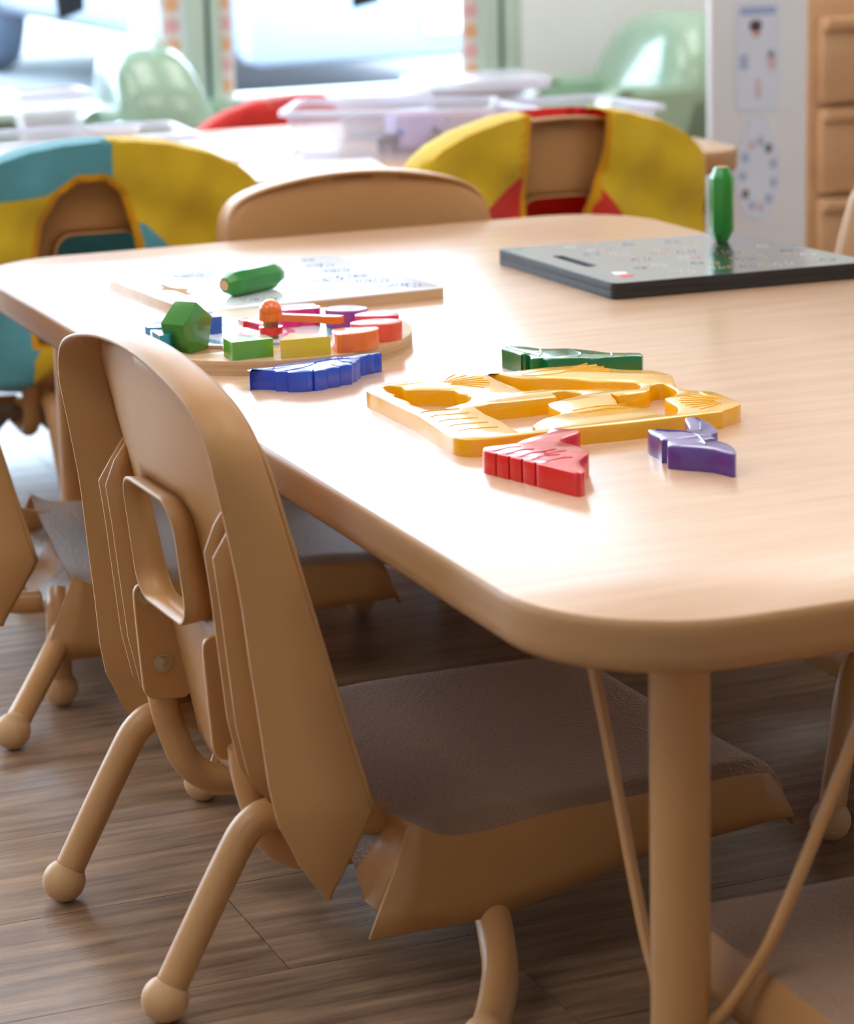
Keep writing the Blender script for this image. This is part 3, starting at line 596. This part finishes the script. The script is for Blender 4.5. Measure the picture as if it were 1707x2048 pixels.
hand('hour_hand', (.803, 2.455), .0045, .0185, .0255, RD2, .018)
hand('minute_hand', (.8672, 2.347), .0045, .0315, .0385, ORA, .02)
bm = bmesh.new(); tube(bm, [(HX, HY, .013), (HX, HY, .034)], .0075, 20); link('pin', bm, WOODIN, ck)
bm = bmesh.new(); lathe(bm, [(0, .0383), (.0112, .0383)]+[(.0113*math.cos(math.radians(a)), .0405+.0113*math.sin(math.radians(a))) for a in range(0, 90, 9)]+[(0, .0518)], 28, (HX, HY, 0)); link('knob', bm, ORA, ck)
zk0, zk1 = T+.0142, T+.0315
blocks = {
 'yellow_': ([(0.785, 2.2928), (0.8067, 2.3251), (0.8341, 2.2883)], (238, 204, 20), 'yellow triangle block on the clock puzzle', 0),
 'orange_': ([(0.8493, 2.3249), (0.8759, 2.3195), (0.8885, 2.3161), (0.8898, 2.3099), (0.8863, 2.3011), (0.8776, 2.2953), (0.8699, 2.2917), (0.8553, 2.2894), (0.8418, 2.2934)], (246, 118, 40), 'orange half-round block on the clock puzzle', 1),
 'coral_': ([(0.923, 2.3322), (0.9198, 2.3274), (0.9145, 2.3238), (0.9077, 2.3216), (0.9001, 2.321), (0.8923, 2.3221), (0.8852, 2.3248), (0.8793, 2.3288), (0.8754, 2.3338), (0.8737, 2.3392), (0.8744, 2.3445), (0.8775, 2.3493), (0.8827, 2.353), (0.8895, 2.3553), (0.8972, 2.3559), (0.9051, 2.3548), (0.9123, 2.3521), (0.9182, 2.348), (0.9222, 2.343), (0.9238, 2.3375)], (240, 80, 52), 'coral red oval block on the clock puzzle', 1),
 'red_': ([(0.8946, 2.3853), (0.9106, 2.3975), (0.9238, 2.3992), (0.9341, 2.3915), (0.9315, 2.3813), (0.9356, 2.3761), (0.9333, 2.3659), (0.9276, 2.3606), (0.9113, 2.3626), (0.8964, 2.3728)], (234, 48, 56), 'red heart block behind the coral oval on the clock puzzle', 1),
 'purple_': ([(0.9187, 2.4133), (0.9156, 2.4083), (0.9111, 2.4046), (0.9054, 2.4027), (0.8993, 2.4027), (0.8932, 2.4046), (0.8878, 2.4083), (0.8835, 2.4133), (0.8808, 2.4193), (0.88, 2.4256), (0.8811, 2.4315), (0.8841, 2.4367), (0.8886, 2.4404), (0.8943, 2.4424), (0.9005, 2.4424), (0.9067, 2.4405), (0.9122, 2.4368), (0.9165, 2.4316), (0.9192, 2.4256), (0.9199, 2.4193)], (150, 66, 160), 'purple round block at the back of the clock puzzle', 1),
 'magenta_': ([(0.8379, 2.456), (0.8479, 2.471), (0.8622, 2.4736), (0.881, 2.4669), (0.8798, 2.4555), (0.8824, 2.451), (0.8775, 2.4389), (0.8694, 2.4377), (0.8599, 2.4403), (0.8542, 2.4377), (0.8412, 2.4411)], (218, 30, 126), 'magenta flower block behind the orange knob on the clock puzzle', 1),
 'lime_': ([(0.7427, 2.3328), (0.7426, 2.3052), (0.7834, 2.3061), (0.784, 2.3281), (0.7644, 2.3357), (0.7561, 2.3369)], (104, 170, 42), 'light green trapezoid block on the clock puzzle', 0),
 'blue_': ([(0.7752, 2.474), (0.7808, 2.4662), (0.7782, 2.4437), (0.7668, 2.4408), (0.761, 2.4497), (0.7678, 2.4709)], (10, 92, 184), 'blue square block behind the green pentagon on the clock puzzle', 0),
 'sky_': ([(0.6949, 2.4278), (0.7132, 2.448), (0.7245, 2.4442), (0.7223, 2.4254), (0.7144, 2.4112), (0.6963, 2.4179)], (34, 140, 196), 'sky blue block at the left of the clock puzzle, behind the teal one', 0),
 'teal_': ([(0.694, 2.4071), (0.7084, 2.3999), (0.7106, 2.3845), (0.7026, 2.3725), (0.6932, 2.3727)], (20, 142, 160), 'teal block at the left rim of the clock puzzle', 0),
}
for n_, (pts, rgb, lab, sm) in blocks.items():
    pts = ccw(pts); cx = sum(p[0] for p in pts)/len(pts); cy = sum(p[1] for p in pts)/len(pts)
    q = [(x-cx, y-cy) for x, y in pts]; q = [tuple(v[:2]) for v in spline([(x, y, 0) for x, y in q], 3, True)] if sm else rquad(q, .0012, 2)
    bm = bmesh.new(); prism(bm, q, 0, zk1-zk0, bev=.0007); o = link('shape_block', bm, paint(n_+'block_paint', rgb), None, 30); o.location = (cx, cy, zk0)
    tag(o, lab, 'block', 'shape blocks on the clock puzzle')
# the pentagon block stands on edge in its recess
bm = bmesh.new(); R = .0265; ap = R*math.cos(PI/5); prism(bm, rquad([(R*math.cos(PI/2+2*PI*i/5), R*math.sin(PI/2+2*PI*i/5)) for i in range(5)], .001, 2), -.0125, .0125, bev=.0006)
o = link('shape_block', bm, paint('green_block_paint', (62, 140, 44)), None, 30)
nx, ny = .615, -.789
o.matrix_world = Matrix.Translation((.7339-nx*.0125, 2.3773-ny*.0125+.004, T+.0108+ap)) @ Matrix(((.789, 0, nx), (.615, 0, ny), (0, 1, 0))).to_4x4()
tag(o, 'green pentagon block standing on edge on the clock puzzle', 'block', 'shape blocks on the clock puzzle')

# white letter board
q = [(0.774, 2.8524), (0.794, 2.5815), (1.0799, 2.5945), (1.0483, 2.8733)]; cx, cy = .924, 2.726; loc = lambda pts: [(x-cx, y-cy) for x, y in pts]
wb = empty('letter_board', (cx, cy, T), 0, 'white wooden letter tracing board under the lying green pen', 'board')
bm = bmesh.new(); prism(bm, rquad(loc(q), .012), 0, .0108, bev=0); link('core', bm, BEECH, wb)
bm = bmesh.new(); prism(bm, rquad(loc(q), .012), .0108, .0125, bev=.0012); link('white_face', bm, WHITEB, wb)
wx = [(0.807, 2.7705), (0.8162, 2.7691), (0.8182, 2.744), (0.8348, 2.7247), (0.824, 2.7092), (0.8269, 2.6844), (0.8153, 2.685), (0.8124, 2.7175), (0.7981, 2.7306), (0.809, 2.7454)]
bm = bmesh.new(); prism(bm, loc(wx), .0124, .0128, bev=0); link('cross_cutout', bm, mat('cutout_wood', (196, 158, 124), .9, .05, vary=.1, vscale=30), wb)
DB = mat('print_blue_dots', (40, 90, 150), .8, .05, vary=.05)
def dots(parent, centres, z, m, name, rad=.0016):
    bm = bmesh.new()
    for i, (x, y) in enumerate(centres):
        R_ = .006+.002*(i % 3)
        for j in range(8):
            if (i+j) % 8 == 7 and i % 2: continue
            a = 2*PI*j/8; ax, ay = x+R_*math.cos(a), y+R_*math.sin(a)
            prism(bm, [(ax+rad*math.cos(b), ay+rad*math.sin(b)) for b in (0, PI/3, 2*PI/3, PI, 4*PI/3, 5*PI/3)], z, z+.0002, bev=0)
    o = link(name, bm, m, parent); o['kind'] = 'stuff'
dW = [(1.0118, 2.8443), (1.0048, 2.8031), (1.0158, 2.801), (1.0053, 2.7587), (1.0193, 2.7547), (1.009, 2.7135), (1.0239, 2.7089), (1.0139, 2.6729), (1.0302, 2.6691), (1.0204, 2.6282), (1.0386, 2.6297), (1.0503, 2.6244), (0.9854, 2.6247), (0.97, 2.6298), (0.9259, 2.6202), (0.9281, 2.6607), (0.9725, 2.6973), (0.9893, 2.7016), (0.9887, 2.6631), (0.8648, 2.6245), (0.8835, 2.6174), (0.8475, 2.8078), (0.8642, 2.8063), (0.8577, 2.7326)]
dots(wb, loc(dW), .0125, DB, 'dotted_letters')
# black magnet board
q = [(1.2199, 2.7802), (1.2275, 2.4918), (1.5402, 2.4785), (1.5115, 2.7475)]; cx, cy = 1.375, 2.625
bb = empty('magnet_board', (cx, cy, T), 0, 'black magnetic dot board with carrying slot, green pen standing on it', 'board')
slot = rquad(loc([(1.2507, 2.6959), (1.2619, 2.6917), (1.2646, 2.6065), (1.2517, 2.6064)]), .004)
for nm_, z0, z1 in (('lower_plate', 0, .0085), ('upper_plate', .0088, .0175)):
    bm = bmesh.new(); prism(bm, rquad(loc(q), .01), z0, z1, [slot], bev=.0008); link(nm_, bm, BLACKE if z0 == 0 else BLACKE, bb)
bm = bmesh.new(); prism(bm, inset(ccw(rquad(loc(q), .01)), .0012), .0175, .0179, [inset(ccw(slot), -.0006)], bev=0); link('face_sheet', bm, BLACK, bb)
dBl = [(1.2977, 2.7458), (1.3208, 2.7459), (1.3637, 2.7288), (1.3685, 2.7175), (1.3121, 2.7099), (1.3214, 2.7043), (1.2951, 2.6849), (1.3095, 2.6763), (1.3234, 2.6723), (1.3119, 2.6307), (1.3261, 2.6222), (1.3592, 2.6823), (1.3723, 2.6789), (1.3823, 2.6774), (1.2986, 2.5705), (1.3124, 2.5748), (1.3246, 2.576), (1.3622, 2.6489), (1.4156, 2.7186), (1.4294, 2.7102), (1.4185, 2.6739), (1.4381, 2.6715), (1.395, 2.6464), (1.3823, 2.6495), (1.3735, 2.6095), (1.3838, 2.6033), (1.3681, 2.5688), (1.3832, 2.5597), (1.3722, 2.5319), (1.391, 2.525), (1.4041, 2.5197), (1.4272, 2.5204), (1.445, 2.5141), (1.4238, 2.5748), (1.4281, 2.5678), (1.4412, 2.567), (1.4874, 2.6368), (1.4791, 2.6001), (1.4955, 2.5948), (1.484, 2.5654), (1.5023, 2.5589), (1.4784, 2.5157), (1.5012, 2.5151), (1.3176, 2.5307), (1.3296, 2.5236), (1.4258, 2.6232), (1.4361, 2.6169), (1.4514, 2.6122)]
for i, (nm_, rgb) in enumerate((('white', (236, 228, 226)), ('red', (224, 130, 128)), ('navy', (30, 60, 120)), ('gold', (214, 190, 90)))):
    dots(bb, loc(dBl[i::4]), .0179, mat('print_dot_'+nm_, rgb, .4, .4, vary=.05), nm_+'_dots', .0015)
lg = loc([(1.2576, 2.5602), (1.2716, 2.5551), (1.2698, 2.5262), (1.2525, 2.522)])
bm = bmesh.new(); prism(bm, lg, .0179, .0181, bev=0); stk = link('sticker', bm, PAPER, bb)
bm = bmesh.new(); prism(bm, [tuple(Vector(lg[0]).lerp(Vector(lg[3]), .5)), tuple(Vector(lg[1]).lerp(Vector(lg[2]), .5)), lg[2], lg[3]], .0181, .0183, bev=0); link('red_field', bm, mat('sticker_red', (214, 70, 66), .5, .4, vary=.03), stk)
# magnetic pens: octagonal with tapered ends
def pen(label, mw):
    t = empty('magnet_pen', (0, 0, 0), 0, label, 'pen', 'green magnetic pens')
    bm = bmesh.new(); prof = [(.0055, 0), (.0082, .0), (.0145, .0125), (.0145, .074), (.0085, .0865), (.0055, .0865)]; rings = []
    for r_, z in prof: rings.append([bm.verts.new((r_*math.cos(2*PI*(j+.5)/8), r_*math.sin(2*PI*(j+.5)/8), z)) for j in range(8)])
    for A, B in zip(rings, rings[1:]):
        for j in range(8): bm.faces.new((A[j], A[(j+1) % 8], B[(j+1) % 8], B[j]))
    bmesh.ops.bevel(bm, geom=list(bm.edges), offset=.0006, segments=1, affect='EDGES'); link('barrel', bm, GREENP, t, 20)
    for z in (.0003, .0865):
        bm = bmesh.new(); lathe(bm, [(0, 0), (.0056, 0), (.0056, -.0006 if z < .01 else .0003), (0, -.0006 if z < .01 else .0003)], 16, (0, 0, z)); link('wooden_end', bm, mat('pen_end_wood', (226, 170, 130), .5, .4, vary=.05), t)
    t.matrix_world = mw; return t
pen('green wooden pen standing upright on the black board', Matrix.Translation((1.4639, 2.6895, T+.0185)))
d = Vector((.9153-.8595, 2.6853-2.6577, 0)).normalized(); d = Vector((math.cos(.5), math.sin(.5), 0))
px_ = Vector((-d.y, d.x, 0)); ang = PI/8*0
st = Vector((.846, 2.645, T+.0125+.0134+.0005))
pen('green wooden pen lying on the white board', Matrix.Translation(st) @ Matrix((px_, Vector((0, 0, 1)).cross(Vector((0, 0, 1))) if False else d.cross(px_), d)).transposed().to_4x4())

# ------------------------------------------------------------------ back table: bins, papers
def bin_(x, y, w, l_, h, rz, label, lid=False):
    t = empty('clear_bin', (x, y, T+.001), rz, label, 'bin', 'clear plastic bins')
    ta = .012; o0 = rrect(-w/2+ta, w/2-ta, -l_/2+ta, l_/2-ta, .015, 4); o1 = rrect(-w/2, w/2, -l_/2, l_/2, .02, 4)
    bm = bmesh.new(); A = [bm.verts.new((a, b, 0)) for a, b in o0]; B = [bm.verts.new((a, b, h)) for a, b in o1]
    for j in range(len(A)): k2 = (j+1) % len(A); bm.faces.new((A[j], A[k2], B[k2], B[j]))
    bm.faces.new(A[::-1]); link('tub', bm, BINM, t, 40, solid=.0018)
    bm = bmesh.new(); prism(bm, rrect(-w/2-.01, w/2+.01, -l_/2-.01, l_/2+.01, .024, 4), h-.008, h, [rrect(-w/2+.001, w/2-.001, -l_/2+.001, l_/2-.001, .02, 4)], bev=.002); link('rim', bm, RIMM, t)
    if lid:
        bm = bmesh.new(); prism(bm, rrect(-w/2-.012, w/2+.012, -l_/2-.012, l_/2+.012, .024, 4), h+.0005, h+.012, bev=.003); link('lid', bm, RIMM, t)
    return t
RIMM = cloudy('bin_rim_plastic', (236, 236, 250), .5)
bin_(1.515, 3.85, .31, .19, .078, math.radians(-28), 'clear bin of toys in front, right of the red vest')
bin_(1.815, 3.80, .17, .22, .066, math.radians(5), 'clear bin at the right end of the back table')
bin_(1.80, 4.18, .2, .16, .07, math.radians(-3), 'lidded clear bin at the far right corner of the back table', True)
bin_(1.60, 4.12, .12, .12, .06, math.radians(8), 'small clear bin behind the toy bin on the back table', True)
bin_(1.01, 3.84, .32, .2, .066, math.radians(-4), 'clear bin behind the teal vest at the left')
bin_(.66, 3.88, .3, .22, .07, math.radians(3), 'lidded clear bin at the left picture edge of the back table', True)
bin_(1.06, 4.2, .11, .11, .1, 0, 'tall small clear tub behind the left bin')
# small toys in the bin
DK = mat('dark_toy', (44, 40, 40), .5, .4, vary=.2, vscale=60); BL2 = mat('blue_toy', (40, 120, 190), .4, .5, vary=.05); LIL = mat('lilac_toy', (196, 184, 226), .5, .4, vary=.06)
def critter(x, y, z, label, m, m2, rz=0):
    t = empty('toy_animal', (x, y, z), rz, label, 'toy', 'toys in the clear bins')
    bm = bmesh.new(); tube(bm, [(-.02, 0, .018), (-.012, 0, .021), (.01, 0, .02), (.018, 0, .018)], .01, 10, rs=[.005, .0105, .01, .006])
    for sx in (-.012, .01):
        for sy in (-.006, .006): tube(bm, [(sx, sy, .016), (sx, sy, 0)], .0035, 6)
    link('body', bm, m, t, 60)
    bm = bmesh.new(); bmesh.ops.create_uvsphere(bm, u_segments=10, v_segments=8, radius=.0085); bmesh.ops.translate(bm, vec=(.024, 0, .03), verts=bm.verts); link('head', bm, m2, t, 80)
critter(1.505, 3.84, T+.004, 'dark toy animal in the toy bin, leftmost beside a blue base', DK, BL2, .3)
critter(1.565, 3.80, T+.004, 'dark toy animal in the middle of the toy bin', DK, DK, 1)
critter(1.612, 3.775, T+.004, 'dark toy animal near the right end of the toy bin', DK, DK, 2)
critter(1.775, 3.8, T+.004, 'blue toy animal in the right bin', BL2, BL2, 1.2)
bm = BX(-.04, .04, -.03, .03, 0, .06, bev=.012, seg=3); o = link('toy_cup', bm, LIL); o.location = (1.56, 3.87, T+.005); tag(o, 'lilac block toy in the toy bin', 'toy', 'toys in the clear bins')
random.seed(3)
for i, (x, y, rz, n_, lab) in enumerate(((1.22, 3.72, .1, 4, 'white paper stack on the back table before the red vest'), (1.36, 3.7, -.25, 3, 'white paper stack on the back table, left of the toy bin'), (1.3, 4.02, .4, 3, 'white paper stack on the back table, nearest the red vest'))):
    t = empty('paper_stack', (x, y, T), rz, lab, 'papers', 'papers on the back table')
    for j in range(n_):
        o = link('sheet', BX(-.075, .075, -.1, .1, 0, .0012), PAPER, t); o.location = (random.uniform(-.01, .01), random.uniform(-.012, .012), .0004+j*.0013); o.rotation_euler = (0, 0, random.uniform(-.12, .12))
bm = bmesh.new(); lathe(bm, [(0, .002), (.03, .002), (.048, .028), (.052, .034), (.049, .034), (.028, .006), (0, .006)], 24); o = link('white_bowl', bm, WHITEB); o.location = (1.16, 4.2, T); tag(o, 'small white bowl behind the left bin on the back table', 'bowl')

# ------------------------------------------------------------------ kids' armchairs by the window
def armchair(x, y, rz, label):
    """sage vinyl tub armchair facing +x in its own frame"""
    t = empty('kids_armchair', (x, y, 0), rz, label, 'armchair', 'sage green kids armchairs')
    D, Wd = .44, .44
    link('base', BX(-.2, .2, -.2, .2, .035, .2, bev=.02, seg=3), SAGE, t)
    link('lower_block', BX(-.18, .18, -.18, .18, .002, .04), mat('near_black_block', (26, 34, 32), .8, .2, vary=.1), t)  # near-black block between the base and the floor
    link('cushion', BX(0, .21, -.13, .13, .198, .25, bev=.022, seg=3), SAGE, t)
    for s in (-1, 1):
        bm = bmesh.new(); prof = [(-.2, .05), (-.2, .29), (-.16, .31), (.16, .31), (.2, .295), (.222, .255), (.215, .05)]
        P = rquad(prof, .03, 4); A = [[bm.verts.new((a, s*b, c)) for a, c in q] for q, b in ((inset(ccw(P), .014), .14), (P, .152), (P, .21), (inset(ccw(P), .014), .222))]
        if area(P) < 0: A = [A[0][::-1] if False else A[0], A[1], A[2], A[3]]
        for q1, q2 in zip(A, A[1:]):
            for j in range(len(q1)): k2 = (j+1) % len(q1); bm.faces.new((q1[j], q1[k2], q2[k2], q2[j]))
        bm.faces.new(A[0]); bm.faces.new(A[-1]); link('arm', bm, SAGE, t, 50)
    bm = bmesh.new(); half = [(-.222, .05), (-.222, .3), (-.205, .37), (-.16, .435), (-.09, .463), (0, .47), (.09, .463), (.16, .435), (.205, .37), (.222, .3), (.222, .05)]
    P = rquad(half, .03, 4); A = []
    for ins, xx in ((.07, .07), (.03, .06), (.008, .04), (0, .01), (0, -.1), (.008, -.13), (.03, -.155), (.07, -.165)): A.append([bm.verts.new((xx-(c-.2)*.3*(1 if xx > 0 else .15), a, c)) for a, c in inset(ccw(P), ins)])
    for q1, q2 in zip(A, A[1:]):
        for j in range(len(q1)): k2 = (j+1) % len(q1); bm.faces.new((q1[j], q1[k2], q2[k2], q2[j]))
    bm.faces.new(A[0]); bm.faces.new(A[-1]); link('back', bm, SAGE, t, 50)
    return t
armchair(2.9, 5.72, math.radians(183), 'sage green kids armchair right of the window, beside the white partition')
armchair(1.73, 5.66, math.radians(-6), 'sage green kids armchair before the window at the left')

# ------------------------------------------------------------------ pillar with posters, wooden cabinet
pil = structure('wall_partition', BX(2.319, 2.519, 4.3, 4.318, 0, 1.4, bev=.003), mat('pillar_white', (240, 240, 242), .6, .3, vary=.03, vscale=3))
LAMI = mat('laminated_sheet', (226, 232, 246), .3, .5, vary=.03, coat=.3); INK = [mat('ink_'+n, c, .5, .3, vary=.05) for n, c in (('blue', (168, 184, 222)), ('dark', (116, 104, 112)), ('skin', (222, 178, 172)), ('rose', (222, 196, 208)), ('slate', (176, 190, 216)))]
def fig(parent, x, z, w, h_, m, name='picture'):
    bm = bmesh.new(); P = rrect(x-w/2, x+w/2, z-h_/2, z+h_/2, min(w, h_)*.45, 3); prism(bm, P, 0, .0006, bev=0)
    bmesh.ops.rotate(bm, cent=(0, 0, 0), matrix=Matrix.Rotation(PI/2, 3, 'X'), verts=bm.verts); bmesh.ops.translate(bm, vec=(0, -.0012, 0), verts=bm.verts); return link(name, bm, m, parent)
p1 = empty('wall_chart', (2.415, 4.2985, .48), 0, 'laminated picture chart with a blue header on the white partition', 'poster')
bm = bmesh.new(); prism(bm, rrect(-.046, .046, -.1, .1, .006, 3), 0, .0012, bev=0); bmesh.ops.rotate(bm, cent=(0, 0, 0), matrix=Matrix.Rotation(PI/2, 3, 'X'), verts=bm.verts); link('sheet', bm, LAMI, p1)
for a in ((0, .082, .076, .014, 0, 'header_band'), (-.006, .056, .026, .02, 1), (-.004, .045, .018, .022, 2), (-.03, -.01, .018, .03, 4), (.028, -.012, .018, .034, 3), (.0, -.06, .012, .036, 3), (.026, .004, .012, .014, 4)): fig(p1, a[0], a[1], a[2], a[3], INK[a[4]], a[5] if len(a) > 5 else 'picture')
p2 = empty('wall_chart', (2.416, 4.2985, .272), 0, 'bottle-shaped laminated chart low on the white partition', 'poster')
bm = bmesh.new(); P = spline([(-.018, .098, 0), (.018, .098, 0), (.024, .075, 0), (.045, .03, 0), (.046, -.03, 0), (.03, -.082, 0), (0, -.095, 0), (-.03, -.082, 0), (-.046, -.03, 0), (-.045, .03, 0), (-.024, .075, 0)], 4, True)
prism(bm, [(v.x, v.y) for v in P], 0, .0012, bev=0); bmesh.ops.rotate(bm, cent=(0, 0, 0), matrix=Matrix.Rotation(PI/2, 3, 'X'), verts=bm.verts); link('sheet', bm, LAMI, p2)
for i in range(11):
    a = 2*PI*i/11+.3; fig(p2, .033*math.cos(a), -.01+.062*math.sin(a), .014, .018, INK[(4, 1, 4, 3, 0)[i % 5]])
cab = empty('storage_cabinet', (3.01, 4.6, 0), 0, 'tan wooden storage cabinet with stacked drawer fronts at the right edge', 'cabinet')
link('carcass', BX(-.42, .42, -.18, .2, 0, .58, bev=.003), WOODC, cab)
for i in range(3):
    z = .03+i*.172; f = link('drawer', BX(-.4, .42, -.205, -.178, z, z+.16, bev=.003), WOODC, cab)
    link('lip', BX(-.4, .42, -.222, -.2, z+.138, z+.16, bev=.004), WOODC, f)
bm = BX(-.1, .1, -.08, .08, 0, .06, bev=.01); o = link('orange_box', bm, mat('orange_card', (232, 150, 70), .6, .3, vary=.05)); o.location = (2.75, 4.56, .581); tag(o, 'orange box on top of the wooden cabinet', 'box')
